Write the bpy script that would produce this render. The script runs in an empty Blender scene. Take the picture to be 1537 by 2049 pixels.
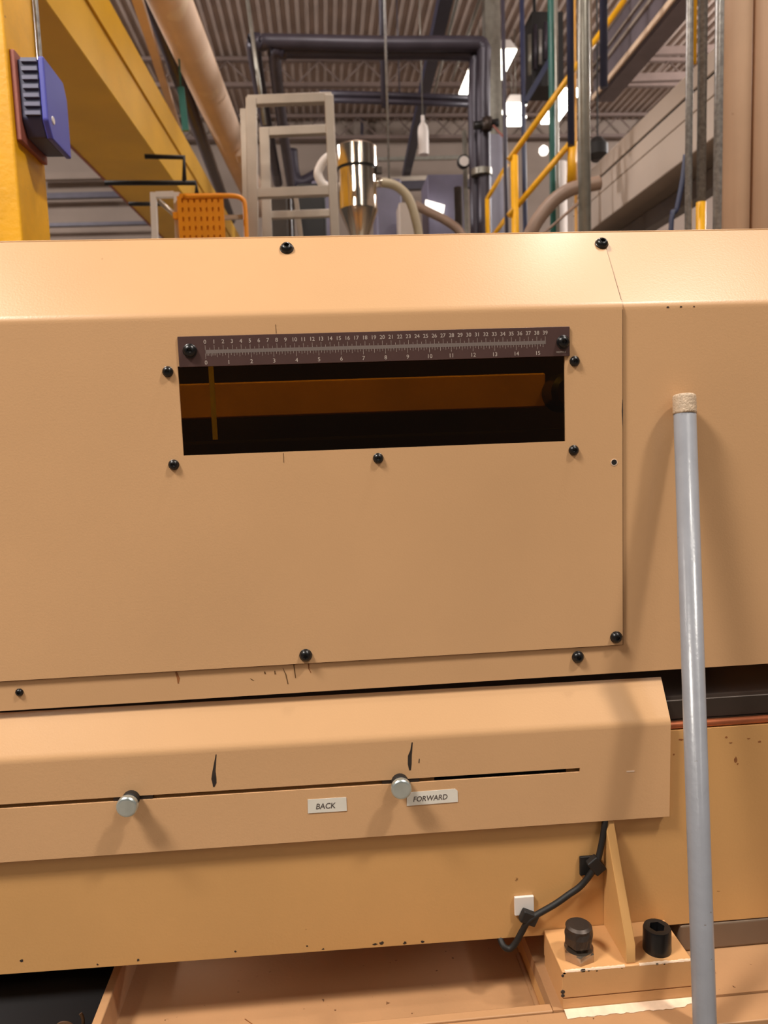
import bpy, bmesh, math, random
from mathutils import Vector, Matrix
random.seed(7)
S = bpy.context.scene
COL = S.collection

# ------------------------------------------------------------------ camera
CAM_R = Vector((.9962, -.0795, -.0358)); CAM_U = Vector((.0442, .1059, .9934)); CAM_F = Vector((.0752, .9912, -.109))
CAM_P = Vector((0, -.873, 1.40)); FPX = 1500.0
cam = bpy.data.cameras.new('camera'); camo = bpy.data.objects.new('camera', cam); COL.objects.link(camo)
rm = Matrix((CAM_R, CAM_U, -CAM_F)).transposed()
camo.matrix_world = Matrix.Translation(CAM_P) @ rm.to_4x4()
cam.sensor_fit = 'VERTICAL'; cam.sensor_height = 36; cam.sensor_width = 27; cam.lens = FPX / 2049 * 36
cam.clip_start = .02; cam.clip_end = 200
cam.dof.use_dof = True; cam.dof.focus_distance = .90; cam.dof.aperture_fstop = 7.5
S.camera = camo

def ray(px, py):
    return CAM_F + CAM_R * ((px - 768.5) / FPX) + CAM_U * ((1024.5 - py) / FPX)
def at(px, py, Y):                      # the point of the plane y = Y seen there in the photograph
    d = ray(px, py); return CAM_P + d * ((Y - CAM_P.y) / d.y)
def atz(px, py, Z):
    d = ray(px, py); return CAM_P + d * ((Z - CAM_P.z) / d.z)
def atx(px, py, X):
    d = ray(px, py); return CAM_P + d * ((X - CAM_P.x) / d.x)

# ------------------------------------------------------------------ world, lights, exposure
w = bpy.data.worlds.new('world'); S.world = w; w.use_nodes = True
w.node_tree.nodes['Background'].inputs[0].default_value = (1.0, .86, .74, 1)
w.node_tree.nodes['Background'].inputs[1].default_value = .07
S.view_settings.view_transform = 'Standard'; S.view_settings.look = 'None'
S.view_settings.exposure = 0.0; S.view_settings.gamma = 1; S.view_settings.use_curve_mapping = False

def lamp(loc, sx, sy, power, col=(1, .93, .84), rz=0):
    l = bpy.data.lights.new('ceiling_light', 'AREA'); l.shape = 'RECTANGLE'; l.size = sx; l.size_y = sy
    l.energy = power; l.color = col
    o = bpy.data.objects.new('ceiling_light', l); o.location = loc; o.rotation_euler = (0, 0, rz); COL.objects.link(o)
def fill_point(loc, power, r=.35, col=(1, .93, .88)):  # unseen point light, added to brighten the ceiling and the hall
    l = bpy.data.lights.new('unseen_hall_fill', 'POINT'); l.energy = power; l.shadow_soft_size = r; l.color = col
    o = bpy.data.objects.new('unseen_hall_fill', l); o.location = loc; COL.objects.link(o)
lamp((3.17, -2.2, 7.3), .58, .58, 325)
lamp((1.22, -.28, 4.6), .17, .17, 26)
lamp((-2.3, -1.4, 4.8), .90, .90, 255)
lamp((4.0, -6.5, 6.4), .40, 6.0, 120)
lamp((-3.2, -6.5, 6.4), .40, 6.0, 100)
for x, y in ((-5, 3.6), (.5, 3.2), (6.5, 4.5)): fill_point((x, y, 6.6), 340)
for x, y in ((-7.5, 8), (9, 9.5)): fill_point((x, y, 6.2), 1500, .35, (1, .95, .93))

# ------------------------------------------------------------------ materials
def lin(c):
    return tuple((v / 255 / 12.92 if v / 255 <= .04045 else ((v / 255 + .055) / 1.055) ** 2.4) for v in c)
MATS = {}
def mat(name, rgb, rough=.5, metal=0.0, var=.06, scale=6.0, bump=0.0, bscale=300, spots=None, sp_amt=.68, spscale=60, stretch=(1, 1, 1), coat=0.0, spec=.5):
    if name in MATS: return MATS[name]
    m = bpy.data.materials.new(name); m.use_nodes = True; MATS[name] = m
    nt = m.node_tree; n = nt.nodes; L = nt.links; b = n['Principled BSDF']
    c = lin(rgb)
    b.inputs['Roughness'].default_value = rough; b.inputs['Metallic'].default_value = metal
    b.inputs['Coat Weight'].default_value = coat; b.inputs['Coat Roughness'].default_value = .2
    b.inputs['Specular IOR Level'].default_value = spec
    tc = n.new('ShaderNodeTexCoord'); mp = n.new('ShaderNodeMapping'); mp.inputs['Scale'].default_value = stretch
    L.new(tc.outputs['Object'], mp.inputs['Vector'])
    nz = n.new('ShaderNodeTexNoise'); nz.inputs['Scale'].default_value = scale; nz.inputs['Detail'].default_value = 5
    L.new(mp.outputs[0], nz.inputs['Vector'])
    rp = n.new('ShaderNodeValToRGB'); rp.color_ramp.elements[0].position = .3; rp.color_ramp.elements[1].position = .7
    rp.color_ramp.elements[0].color = tuple(v * (1 - var) for v in c) + (1,)
    rp.color_ramp.elements[1].color = tuple(min(1, v * (1 + var)) for v in c) + (1,)
    L.new(nz.outputs['Fac'], rp.inputs['Fac']); out = rp.outputs['Color']
    if spots:
        n2 = n.new('ShaderNodeTexNoise'); n2.inputs['Scale'].default_value = spscale; n2.inputs['Detail'].default_value = 3
        L.new(mp.outputs[0], n2.inputs['Vector'])
        r2 = n.new('ShaderNodeValToRGB'); r2.color_ramp.elements[0].position = sp_amt; r2.color_ramp.elements[1].position = sp_amt + .05
        L.new(n2.outputs['Fac'], r2.inputs['Fac'])
        mx = n.new('ShaderNodeMix'); mx.data_type = 'RGBA'; L.new(r2.outputs['Color'], mx.inputs['Factor'])
        L.new(out, mx.inputs['A']); mx.inputs['B'].default_value = lin(spots) + (1,); out = mx.outputs['Result']
    L.new(out, b.inputs['Base Color'])
    if bump:
        n3 = n.new('ShaderNodeTexNoise'); n3.inputs['Scale'].default_value = bscale; n3.inputs['Detail'].default_value = 2
        L.new(tc.outputs['Object'], n3.inputs['Vector'])
        bp = n.new('ShaderNodeBump'); bp.inputs['Strength'].default_value = bump; bp.inputs['Distance'].default_value = .002
        L.new(n3.outputs['Fac'], bp.inputs['Height']); L.new(bp.outputs[0], b.inputs['Normal'])
    return m
def emit(name, rgb, s):
    if name in MATS: return MATS[name]
    m = mat(name, rgb); b = m.node_tree.nodes['Principled BSDF']
    b.inputs['Emission Color'].default_value = lin(rgb) + (1,); b.inputs['Emission Strength'].default_value = s
    return m
PAINT = mat('beige_paint', (208, 164, 120), .33, var=.05, scale=3.5, bump=.06, bscale=420, spots=(158, 116, 78), sp_amt=.79, spscale=46, coat=.10, spec=.26)
PAINT2 = mat('beige_paint_beam', (207, 157, 98), .42, var=.06, scale=4, bump=.06, bscale=300, spots=(120, 76, 40), sp_amt=.765, spscale=75, coat=.15)
BED = mat('beige_paint_bed', (180, 136, 96), .45, var=.09, scale=7, bump=.12, bscale=200, spots=(95, 58, 34), sp_amt=.715, spscale=110)
FOOT = mat('beige_paint_foot', (205, 154, 102), .42, var=.08, scale=9, bump=.08, bscale=220, spots=(110, 70, 40), sp_amt=.77, spscale=80)
CHIP = mat('bare_chipped_edge', (236, 206, 178), .5, var=.12, scale=70)
STEELD = mat('dark_steel', (70, 60, 54), .45, .6, var=.15, scale=12)
GREYST = mat('grey_steel', (128, 108, 90), .5, .35, var=.12, scale=10)
BLACK = mat('black_oxide', (26, 25, 26), .3, .3, var=.2, scale=80, spec=.6)
BLACKM = mat('black_rubber', (24, 20, 18), .6, var=.2, scale=60)
DARK = mat('oily_dark_steel', (44, 32, 24), .3, .1, var=.3, scale=9)
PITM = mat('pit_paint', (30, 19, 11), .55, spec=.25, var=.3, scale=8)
RULER = mat('anodised_ruler', (88, 64, 60), .36, .2, var=.08, scale=30)
GROOVE = mat('ruler_groove', (136, 122, 116), .35, .3, var=.05)
INK = mat('white_print', (176, 160, 150), .6, var=.03)
ZINC = mat('zinc_plate', (196, 206, 204), .28, .75, var=.08, scale=60)
CHROME = mat('bright_nut', (168, 150, 132), .22, .9, var=.1, scale=60)
PIPEG = mat('grey_pipe_paint', (136, 137, 143), .3, var=.07, scale=30, bump=.12, bscale=160, spots=(104, 92, 84), sp_amt=.72, spscale=140, coat=.3)
TAPE = mat('tan_tape', (200, 176, 150), .5, var=.16, scale=160, bump=.5, bscale=500)
MARK = mat('marker_ink', (48, 38, 32), .6, var=.3, scale=90)
PENCIL = mat('pencil_line', (112, 80, 46), .7, var=.2, scale=90)
RUST = mat('rust_stain', (146, 90, 46), .7, var=.25, scale=90)
WHITE = mat('white_label', (226, 220, 208), .45, var=.04, scale=40)
LETTER = mat('label_ink', (84, 74, 70), .6, var=.25, scale=300)
COPPER = mat('copper_pipe', (170, 96, 62), .35, .6, var=.2, scale=30)
AMBER = mat('amber_paint', (206, 150, 70), .45, var=.12, scale=9, spots=(70, 40, 16), sp_amt=.7, spscale=14)
YEL = mat('safety_yellow', (232, 168, 14), .45, var=.1, scale=14, bump=.3, bscale=90, spots=(160, 100, 10), sp_amt=.7, spscale=60)
YELD = mat('girder_yellow', (214, 158, 6), .42, var=.08, scale=3)
BLUE = mat('blue_plastic', (82, 84, 176), .38, var=.04)
BLUED = mat('dark_blue_plastic', (62, 62, 92), .45, var=.06)
BLUEL = mat('blue_grey_rib', (112, 112, 136), .45, var=.06)
BRICKR = mat('red_primer', (150, 84, 70), .55, var=.1)
PEACH = mat('peach_pipe', (202, 172, 146), .6, var=.08, scale=3, spots=(212, 186, 158), sp_amt=.64, spscale=2.4)
TUBE = mat('cardboard_tube', (200, 164, 134), .6, var=.06, scale=4, spots=(150, 112, 84), sp_amt=.72, spscale=14)
DECK = mat('deck_metal', (176, 158, 147), .55, .1, var=.12, scale=2)
WALL = mat('block_wall', (140, 124, 112), .8, var=.08, scale=1.2)
JOIST = mat('joist_paint', (112, 94, 86), .6, var=.1)
PIPEB = mat('dark_pipe', (62, 56, 66), .42, .2, var=.15, scale=6)
ALU = mat('aluminium_profile', (182, 168, 154), .38, .5, var=.06, scale=12)
STAIN = mat('stainless', (220, 208, 194), .13, 1.0, var=.04, scale=8)
HOSE = mat('beige_hose', (176, 160, 132), .5, var=.06)
HOSEB = mat('brown_hose', (150, 124, 106), .5, var=.08)
WHITEP = mat('white_plastic', (226, 216, 208), .45, var=.03)
ORANGE = mat('orange_plastic', (236, 146, 14), .45, var=.06)
NAVY = mat('navy_paint', (44, 48, 74), .42, var=.1)
GREEN = mat('green_paint', (24, 84, 74), .42, var=.1)
GALV = mat('galvanised', (150, 146, 136), .36, .6, var=.14, scale=18)
CONDUIT = mat('old_conduit', (150, 146, 142), .36, .5, var=.3, scale=60)
BLUECOL = mat('pale_blue_paint', (176, 176, 194), .5, var=.05)
GREYD = mat('grey_duct', (188, 172, 158), .5, var=.05, scale=2)
TRAY = mat('grey_track', (120, 110, 116), .4, .4, var=.1, scale=6)
CREAM = mat('cream_edge', (224, 196, 168), .4, var=.05)
LILAC = mat('lilac_cabinet', (112, 106, 126), .5, var=.08)
FLOORM = mat('concrete', (120, 106, 92), .7, var=.12, scale=3)
LIGHT = emit('lamp_diffuser', (255, 252, 240), 7.0)

def tinted_glass():
    m = bpy.data.materials.new('amber_tinted_glass'); m.use_nodes = True; nt = m.node_tree; n = nt.nodes; L = nt.links
    n.remove(n['Principled BSDF'])
    t = n.new('ShaderNodeBsdfTransparent'); t.inputs[0].default_value = (.36, .26, .022, 1)
    g = n.new('ShaderNodeBsdfGlossy'); g.inputs['Roughness'].default_value = .05; g.inputs[0].default_value = (.9, .9, .9, 1)
    f = n.new('ShaderNodeFresnel'); f.inputs[0].default_value = 1.45
    x = n.new('ShaderNodeMixShader'); L.new(f.outputs[0], x.inputs[0]); L.new(t.outputs[0], x.inputs[1]); L.new(g.outputs[0], x.inputs[2])
    L.new(x.outputs[0], n['Material Output'].inputs[0]); return m
GLASS = tinted_glass()
def translucent():  # translucency added so the rod behind the window looks lit
    m = mat('translucent_amber', (230, 190, 110)); nt = m.node_tree; n = nt.nodes; L = nt.links
    t = n.new('ShaderNodeBsdfTranslucent'); t.inputs[0].default_value = (1.0, .92, .6, 1)
    x = n.new('ShaderNodeMixShader'); x.inputs[0].default_value = .92
    L.new(n['Principled BSDF'].outputs[0], x.inputs[1]); L.new(t.outputs[0], x.inputs[2]); L.new(x.outputs[0], n['Material Output'].inputs[0]); return m
TRANS = translucent()

# ------------------------------------------------------------------ helpers
class MB:
    def __init__(s): s.bm = bmesh.new(); s.split = False
    def poly(s, pts): return s.bm.faces.new([s.bm.verts.new(p) for p in pts])
    def box(s, lo, hi):
        x0, y0, z0 = lo; x1, y1, z1 = hi
        return s.hexa([(x0, y0, z0), (x1, y0, z0), (x1, y1, z0), (x0, y1, z0)], [(x0, y0, z1), (x1, y0, z1), (x1, y1, z1), (x0, y1, z1)])
    def hexa(s, a, b):                     # two loops, bottom and top, joined into a closed solid
        A = [s.bm.verts.new(p) for p in a]; B = [s.bm.verts.new(p) for p in b]; n = len(A)
        s.bm.faces.new(A[::-1]); s.bm.faces.new(B)
        for i in range(n): s.bm.faces.new((A[i], A[(i + 1) % n], B[(i + 1) % n], B[i]))
        return s
    def prism(s, pts, v):                  # outline swept along a vector
        v = Vector(v); return s.hexa([Vector(p) for p in pts], [Vector(p) + v for p in pts])
    def bar(s, p0, p1, w, h, up=(0, 0, 1)):   # rectangular bar between two points
        p0 = Vector(p0); p1 = Vector(p1); d = (p1 - p0).normalized(); up = Vector(up)
        if abs(d.dot(up)) > .98: up = Vector((0, 1, 0))
        a = d.cross(up).normalized(); b = a.cross(d).normalized()
        o = [a * (w / 2 * i) + b * (h / 2 * j) for i, j in ((-1, -1), (1, -1), (1, 1), (-1, 1))]
        return s.hexa([p0 + q for q in o], [p1 + q for q in o])
    def tube(s, pts, r, seg=12):
        pts = [Vector(p) for p in pts]; n = len(pts); rings = []; ref = None
        for i, p in enumerate(pts):
            d = (pts[min(i + 1, n - 1)] - pts[max(i - 1, 0)]).normalized()
            if ref is None:
                ref = d.cross(Vector((0, 0, 1)) if abs(d.z) < .9 else Vector((1, 0, 0))).normalized()
            a = (ref - d * ref.dot(d)).normalized(); ref = a; b = d.cross(a)
            rr = r[i] if isinstance(r, (list, tuple)) else r
            rings.append([s.bm.verts.new(p + a * (rr * math.cos(t)) + b * (rr * math.sin(t))) for t in [2 * math.pi * k / seg for k in range(seg)]])
        for i in range(n - 1):
            for k in range(seg):
                f = s.bm.faces.new((rings[i][k], rings[i][(k + 1) % seg], rings[i + 1][(k + 1) % seg], rings[i + 1][k])); f.smooth = True
        s.bm.faces.new(rings[0][::-1]); s.bm.faces.new(rings[-1]); return s
    def lathe(s, prof, seg=24, M=Matrix(), smooth=True):   # (radius, height[, 'hex']) about +Z, closed at both ends
        rings = []
        for q in prof:
            ring = []
            for k in range(seg):
                t = 2 * math.pi * k / seg; r = q[0]
                if len(q) > 2: r = r * math.cos(math.pi / 6) / math.cos((t % (math.pi / 3)) - math.pi / 6)
                ring.append(s.bm.verts.new(M @ Vector((r * math.cos(t), r * math.sin(t), q[1]))))
            rings.append(ring)
        for i in range(len(prof) - 1):
            for k in range(seg):
                f = s.bm.faces.new((rings[i][k], rings[i][(k + 1) % seg], rings[i + 1][(k + 1) % seg], rings[i + 1][k]))
                f.smooth = smooth and len(prof[i]) == 2 and len(prof[i + 1]) == 2
        s.bm.faces.new(rings[0][::-1]); s.bm.faces.new(rings[-1]); s.split = True; return s
    def build(s, name, m, parent=None, bevel=0, front=False):
        bmesh.ops.recalc_face_normals(s.bm, faces=s.bm.faces)
        if front and sum(f.normal.y * f.calc_area() for f in s.bm.faces) > 0: bmesh.ops.reverse_faces(s.bm, faces=s.bm.faces)
        me = bpy.data.meshes.new(name); s.bm.to_mesh(me); s.bm.free(); me.materials.append(m)
        o = bpy.data.objects.new(name, me); COL.objects.link(o)
        if parent:
            o.parent = parent
            o.matrix_parent_inverse = Matrix.Translation(-Vector(parent.location)) if parent.type == 'EMPTY' and parent.parent is None and not parent.rotation_euler.y else Matrix()
        if s.split: e = o.modifiers.new('edges', 'EDGE_SPLIT'); e.split_angle = math.radians(32)
        if bevel:
            b = o.modifiers.new('bevel', 'BEVEL'); b.width = bevel; b.segments = 2; b.limit_method = 'ANGLE'
            for p in me.polygons: p.use_smooth = True
            b.harden_normals = True
        return o
def tag(o, label, cat, group=None):
    o['label'] = label; o['category'] = cat
    if group: o['group'] = group
    return o
def thing(name, label, cat, loc=(0, 0, 0), group=None):
    o = bpy.data.objects.new(name, None); o.location = loc; o.empty_display_size = .1; COL.objects.link(o)
    return tag(o, label, cat, group)
def struct(o): o['kind'] = 'structure'; return o
def child(o, parent, loc, rot=None, scale=1, name=None):  # a further copy of a part, sharing its mesh
    c = o.copy(); COL.objects.link(c); c.parent = parent; c.matrix_parent_inverse = Matrix()
    m = Matrix.Translation(Vector(loc) - (Vector(parent.location) if parent.type == 'EMPTY' and not parent.rotation_euler.y else Vector()))
    if rot is not None: m = m @ rot.to_4x4()
    c.matrix_basis = m @ Matrix.Scale(scale, 4); return c
def text_mesh(txt, size, italic=0.0, ext=.00005):
    cu = bpy.data.curves.new('text', 'FONT'); cu.body = txt; cu.size = size; cu.align_x = 'CENTER'; cu.align_y = 'CENTER'; cu.shear = italic
    cu.extrude = ext; cu.resolution_u = 3; cu.offset = size * .012
    o = bpy.data.objects.new('text', cu); COL.objects.link(o); bpy.context.view_layer.update()
    me = bpy.data.meshes.new_from_object(o.evaluated_get(bpy.context.evaluated_depsgraph_get()))
    bpy.data.objects.remove(o); bpy.data.curves.remove(cu); return me
FRONT = Matrix.Rotation(math.pi / 2, 4, 'X')              # local +Z -> world -Y
def mesh_part(me, name, m, parent, M):
    me.materials.clear(); me.materials.append(m)
    o = bpy.data.objects.new(name, me); COL.objects.link(o); o.parent = parent; o.matrix_basis = M; return o

# ------------------------------------------------------------------ the room
m = MB().box((-16, -6, -.1), (16, 16.2, 0)); struct(m.build('floor', FLOORM))
m = MB().box((-16, 16, 0), (16, 16.25, 8.3)); struct(m.build('wall_back', WALL))
ceil = bpy.data.objects.new('ceiling', None); COL.objects.link(ceil); struct(ceil); ceil.location = (0, 0, 8)
def deck_panel():
    m = MB(); n = 6; p = .15; pts = []
    for k in range(n):
        x = k * p; pts += [(x, 0), (x + .045, 0), (x + .06, .05), (x + .135, .05)]
    pts.append((n * p, 0))
    for a, b in zip(pts, pts[1:]):
        m.poly([(a[0], 1.0, a[1]), (b[0], 1.0, b[1]), (b[0], 16, b[1]), (a[0], 16, a[1])])
    return m
deck0 = None
for k in range(26):
    if deck0 is None:
        deck0 = deck_panel().build('deck_panel', DECK); deck0.parent = ceil; deck0.location = (-10.8, 0, 0)
    else:
        c = deck0.copy(); COL.objects.link(c); c.location = (-10.8 + .9 * k, 0, -.004 * (k % 2))
m = MB().box((-16, 1, .06), (16, 16, .1)); o = m.build('roof_backing', JOIST, ceil); o.matrix_parent_inverse = Matrix()

def joist(Y, z, label):
    t = thing('steel_joist', label, 'joist', (0, Y, z), 'open web roof joists')
    MB().bar((-11, Y, z + .18), (13, Y, z + .18), .09, .06).build('top_chord', JOIST, t)
    MB().bar((-11, Y, z - .25), (13, Y, z - .25), .10, .07).build('bottom_chord', JOIST, t)
    m = MB(); x = -11; up = True
    while x < 12.6:
        m.tube([(x, Y, z + (.16 if up else -.23)), (x + .4, Y, z - (.23 if up else -.16))], .016, 6); x += .4; up = not up
    m.build('web', JOIST, t)
joist(9.6, 7.76, 'open web steel joist crossing under the ribbed deck, nearest the camera')
joist(13.2, 7.76, 'open web steel joist under the ribbed deck, second from the back wall')
joist(15.6, 7.76, 'open web steel joist tight against the top of the taupe back wall')

# ------------------------------------------------------------------ machine: upper housing
A56 = math.radians(56); C56, S56 = math.cos(A56), math.sin(A56)
ZB = 1.5357
def skin_profile(off, zbot, top, r=.012):
    """front sheet profile (y, z): vertical face, rounded bend, slope leaning back; off = setback of the face"""
    pts = [(off, zbot), (off, ZB - .006)]
    for k in range(1, 6):
        a = math.radians(34) * k / 6; t = r * math.tan(math.radians(17))
        pts.append((off + r * (1 - math.cos(a)), ZB - t + r * math.sin(a) - .0007))
    d = .0044
    pts += [(off + C56 * d, ZB + S56 * d - .0003), (off + C56 * top, ZB + S56 * top)]
    return pts
def sheet(m, prof, xs, hole=None, zsplit=()):
    pr = []
    for a, b in zip(prof, prof[1:]):
        pr.append(a)
        for z in sorted(zsplit):
            if a[1] < z - 1e-6 and b[1] > z + 1e-6 and abs(a[0] - b[0]) < 1e-6: pr.append((a[0], z))
    pr.append(prof[-1])
    g = [[m.bm.verts.new((x, p[0], p[1])) for x in xs] for p in pr]
    for i in range(len(pr) - 1):
        for j in range(len(xs) - 1):
            if hole and xs[j] >= hole[0] - 1e-6 and xs[j + 1] <= hole[1] + 1e-6 and pr[i][1] >= hole[2] - 1e-6 and pr[i + 1][1] <= hole[3] + 1e-6: continue
            f = m.bm.faces.new((g[i][j], g[i][j + 1], g[i + 1][j + 1], g[i + 1][j])); f.smooth = math.hypot(pr[i + 1][0] - pr[i][0], pr[i + 1][1] - pr[i][1]) < .004
    return m
def solidify(o, t, off=1):
    s = o.modifiers.new('solid', 'SOLIDIFY'); s.thickness = t; s.offset = off; s.use_even_offset = True
    e = o.modifiers.new('edges', 'EDGE_SPLIT'); e.split_angle = math.radians(40); return o
hs = thing('machine_housing', 'long beige sheet metal machine housing with a sloped upper edge', 'machine', (.2, .3, 1.0905))
m = sheet(MB(), skin_profile(.003, 1.0905, .1215), [-1.6, -.24, .33, 1.9], (-.24, .33, 1.34, 1.50), (1.34, 1.50))
solidify(m.build('front_sheet', PAINT, hs, front=True), .003, -1)
yt, zt = .003 + C56 * .1215, ZB + S56 * .1215
MB().box((-1.6, yt - .0012, zt - .0030), (1.9, yt + .004, zt + .0002)).build('top_lip', PAINT, hs, bevel=.0008)
MB().box((-1.6, .55, 1.02), (1.9, .556, 1.61)).build('back_sheet', PAINT2, hs)
MB().box((-1.6, .0085, 1.0905), (1.9, .034, 1.0935)).build('bottom_flange', PAINT, hs)
MB().hexa([(.550, .14, 1.16), (1.9, .14, 1.16), (1.9, .18, 1.16), (.550, .18, 1.16)],
          [(.570, .14, 1.056), (1.9, .14, 1.056), (1.9, .18, 1.056), (.57, .18, 1.056)]).build('inner_rib', AMBER, hs)

R0 = .0075
SCREW_PROF = [(.0078, 0), (.0078, .0012), (.0072, .0016), (.0068, .0030), (.0056, .0047), (.0040, .0056), (.0031, .0059, 'hex'), (.0029, .0030, 'hex'), (.0006, .0024)]
screw_me = None
def screw(parent, x, z, y=0.0, d=.0125, slope=False, world=None):
    global screw_me
    if screw_me is None:
        o = MB().lathe(SCREW_PROF, 24).build('screw', BLACK); screw_me = o
        o.parent = parent
    else:
        o = screw_me.copy(); COL.objects.link(o); o.parent = parent
    rot = Matrix.Rotation(math.pi / 2 - (math.radians(34) if slope else 0), 4, 'X')
    o.matrix_parent_inverse = Matrix()
    o.matrix_basis = Matrix.Translation(Vector((x, y, z)) - Vector(parent.location)) @ rot @ Matrix.Rotation(random.random() * 3, 4, 'Z') @ Matrix.Scale(d / .0156, 4)
    return o
m = MB(); m.box((.3546, -.0001, 1.127), (.3553, .0031, 1.530)).build('seam_dirt', PENCIL, hs)
m = MB(); m.prism([(.3546, .0030 + C56 * .006, ZB + S56 * .006), (.3552, .0030 + C56 * .006, ZB + S56 * .006), (.3552, .0030 + C56 * .1085, ZB + S56 * .1085), (.3546, .0030 + C56 * .1085, ZB + S56 * .1085)], (0, -.0020, .0013)).build('seam_dirt', PENCIL, hs)
m = MB(); m.box((-1.6, .0010, 1.1262), (.3553, .0031, 1.1272)).build('seam_dirt', PENCIL, hs)
screw(hs, .2989, 1.1139, .003, .0150)
screw(hs, -.3662, 1.1118, .003, .0092)

def streak(parent, pts, w, name='rust_streak', m_=None, y=-.0002):
    m = MB(); m_ = m_ or RUST
    n = len(pts); L_ = []; R_ = []
    for i, (x, z) in enumerate(pts):
        ww = (w[i] if isinstance(w, (list, tuple)) else w) / 2
        L_.append((x - ww, y, z)); R_.append((x + ww, y, z))
    m.prism(L_ + R_[::-1], (0, .00015, 0)); return m.build(name, m_, parent)
for pts, w_, mm in (([(-.1862, 1.1252), (-.1840, 1.117), (-.1846, 1.111)], [.0022, .0035, .0012], RUST),
                   ([(-.0612, 1.122), (-.0580, 1.114), (-.0560, 1.102)], [.0006, .0014, .0012], PENCIL),
                   ([(-.0480, 1.126), (-.0474, 1.117), (-.0467, 1.109)], [.0016, .0012, .0010], PENCIL),
                   ([(-.0305, 1.1262), (-.0303, 1.119), (-.0280, 1.114)], [.0020, .0012, .0008], RUST),
                   ([(-.1000, 1.1115), (-.0965, 1.1088)], [.0012, .0016], PENCIL),
                   ([(-.0830, 1.1190), (-.0822, 1.1160)], [.0018, .0018], PENCIL),
                   ([(-.0710, 1.1195), (-.0704, 1.1150)], [.0012, .0020], PENCIL)):
    streak(hs, pts, w_, 'stain_streak', mm, .0028)
for x, w_ in ((.4110, .0035), (.4270, .0030), (.4430, .0022)):   # chips on the right bend
    MB().lathe([(w_ / 2, 0), (w_ / 2, .0002)], 7, Matrix.Translation((x, .0028, 1.5318)) @ FRONT @ Matrix.Scale(.5, 4, (0, 1, 0))).build('paint_chip', MARK, hs)

# ---- the removable guard panel with its window
gp = thing('guard_panel', 'removable beige guard panel with a dark window and black screws', 'panel', (-.1, 0, 1.127))
WX0, WX1, WZ0, WZ1 = -.1609, .2852, 1.3788, 1.4790
m = sheet(MB(), skin_profile(0, 1.1270, .1085), [-1.6, WX0, WX1, .3548], (WX0, WX1, WZ0, WZ1), (WZ0, WZ1))
solidify(m.build('panel_sheet', PAINT, gp, front=True), .0028, -1)
MB().box((WX0 - .02, .0030, WZ0 - .02), (WX1 + .02, .0058, WZ1 + .02)).build('window_pane', GLASS, gp)
for x, z in ((-.1721, 1.4736), (-.1723, 1.3689), (.0617, 1.3672), (.2948, 1.3677), (.2968, 1.4718)): screw(gp, x, z, 0, .0122)
screw(gp, -.0332, 1.1370, 0, .0152); screw(gp, .3462, 1.1369, 0, .0150)
screw(gp, -.0344, ZB + S56 * .1000, C56 * .1000 - .0004, .0165, True); screw(gp, .3506, ZB + S56 * .0985, C56 * .0985 - .0004, .0165, True)
MB().lathe([(.0042, -.0002), (.0042, .0004), (.0034, .0004), (.0034, -.0002)], 20, Matrix.Translation((.3442, 0, 1.3515)) @ FRONT).build('hole_rim', CHIP, gp)
MB().lathe([(.0034, -.0002), (.0034, .00025)], 20, Matrix.Translation((.3442, 0, 1.3515)) @ FRONT).build('hole_dark_disc', BLACKM, gp)  # flat black disc stands in for the dark inside of the hole
streak(gp, [(-.0490, 1.5228), (-.0488, 1.5130)], .0007, 'pencil_line', PENCIL)
streak(gp, [(-.0477, 1.3775), (-.0476, 1.3665)], .0007, 'pencil_line', PENCIL)
streak(gp, [(.3548, 1.426), (.3545, 1.412), (.3548, 1.395)], [.0004, .0014, .0004], 'edge_nick', MARK)

# ---- ruler
ru = thing('ruler', 'dark anodised ruler with white centimetre and inch numerals above the window', 'ruler', (.0663, 0, 1.4950))
RZ0, RZ1 = 1.4780, 1.5118; RY = -.0022
MB().box((-.1588, RY, RZ0), (.2905, -.0001, RZ1)).build('ruler_plate', RULER, ru, bevel=.0004)
RZC = 1.4943
MB().box((-.1285, RY - .00012, RZC - .0020), (.2620, RY + .0001, RZC + .0020)).build('centre_band', GROOVE, ru)
rx0 = -.1287
m = MB()
def tick(x, z0, z1, wd=.00032): m.box((x - wd / 2, RY - .0002, z0), (x + wd / 2, RY + .0001, z1))
for k in range(79): tick(rx0 + .005 * k, RZC + .0020, RZC + (.0070 if k % 2 == 0 else .0044))
for k in range(0, 246):
    if k % 2 and k > 8: continue
    ln = .0058 if k % 16 == 0 else .0042 if k % 8 == 0 else .0034 if k % 4 == 0 else .0024
    tick(rx0 + .0254 / 16 * k, RZC - .0020 - ln, RZC - .0020)
m.build('graduation_marks', INK, ru)['kind'] = 'stuff'
rl = Vector(ru.location)
for k in range(40):
    mesh_part(text_mesh(str(k), .0062), 'numeral', INK, ru, Matrix.Translation(Vector((rx0 + .01 * k, RY - .0001, RZC + .0108)) - rl) @ FRONT)
for k in range(16):
    mesh_part(text_mesh(str(k), .0064), 'numeral', INK, ru, Matrix.Translation(Vector((rx0 + .0254 * k, RY - .0001, RZC - .0122)) - rl) @ FRONT)
mesh_part(text_mesh('H029V4-E', .0028), 'part_code', INK, ru, Matrix.Translation(Vector((.2800, RY - .0001, 1.4826)) - rl) @ FRONT)
screw(ru, -.1458, 1.4957, RY, .0158); screw(ru, .2825, 1.4940, RY, .0158)

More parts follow.
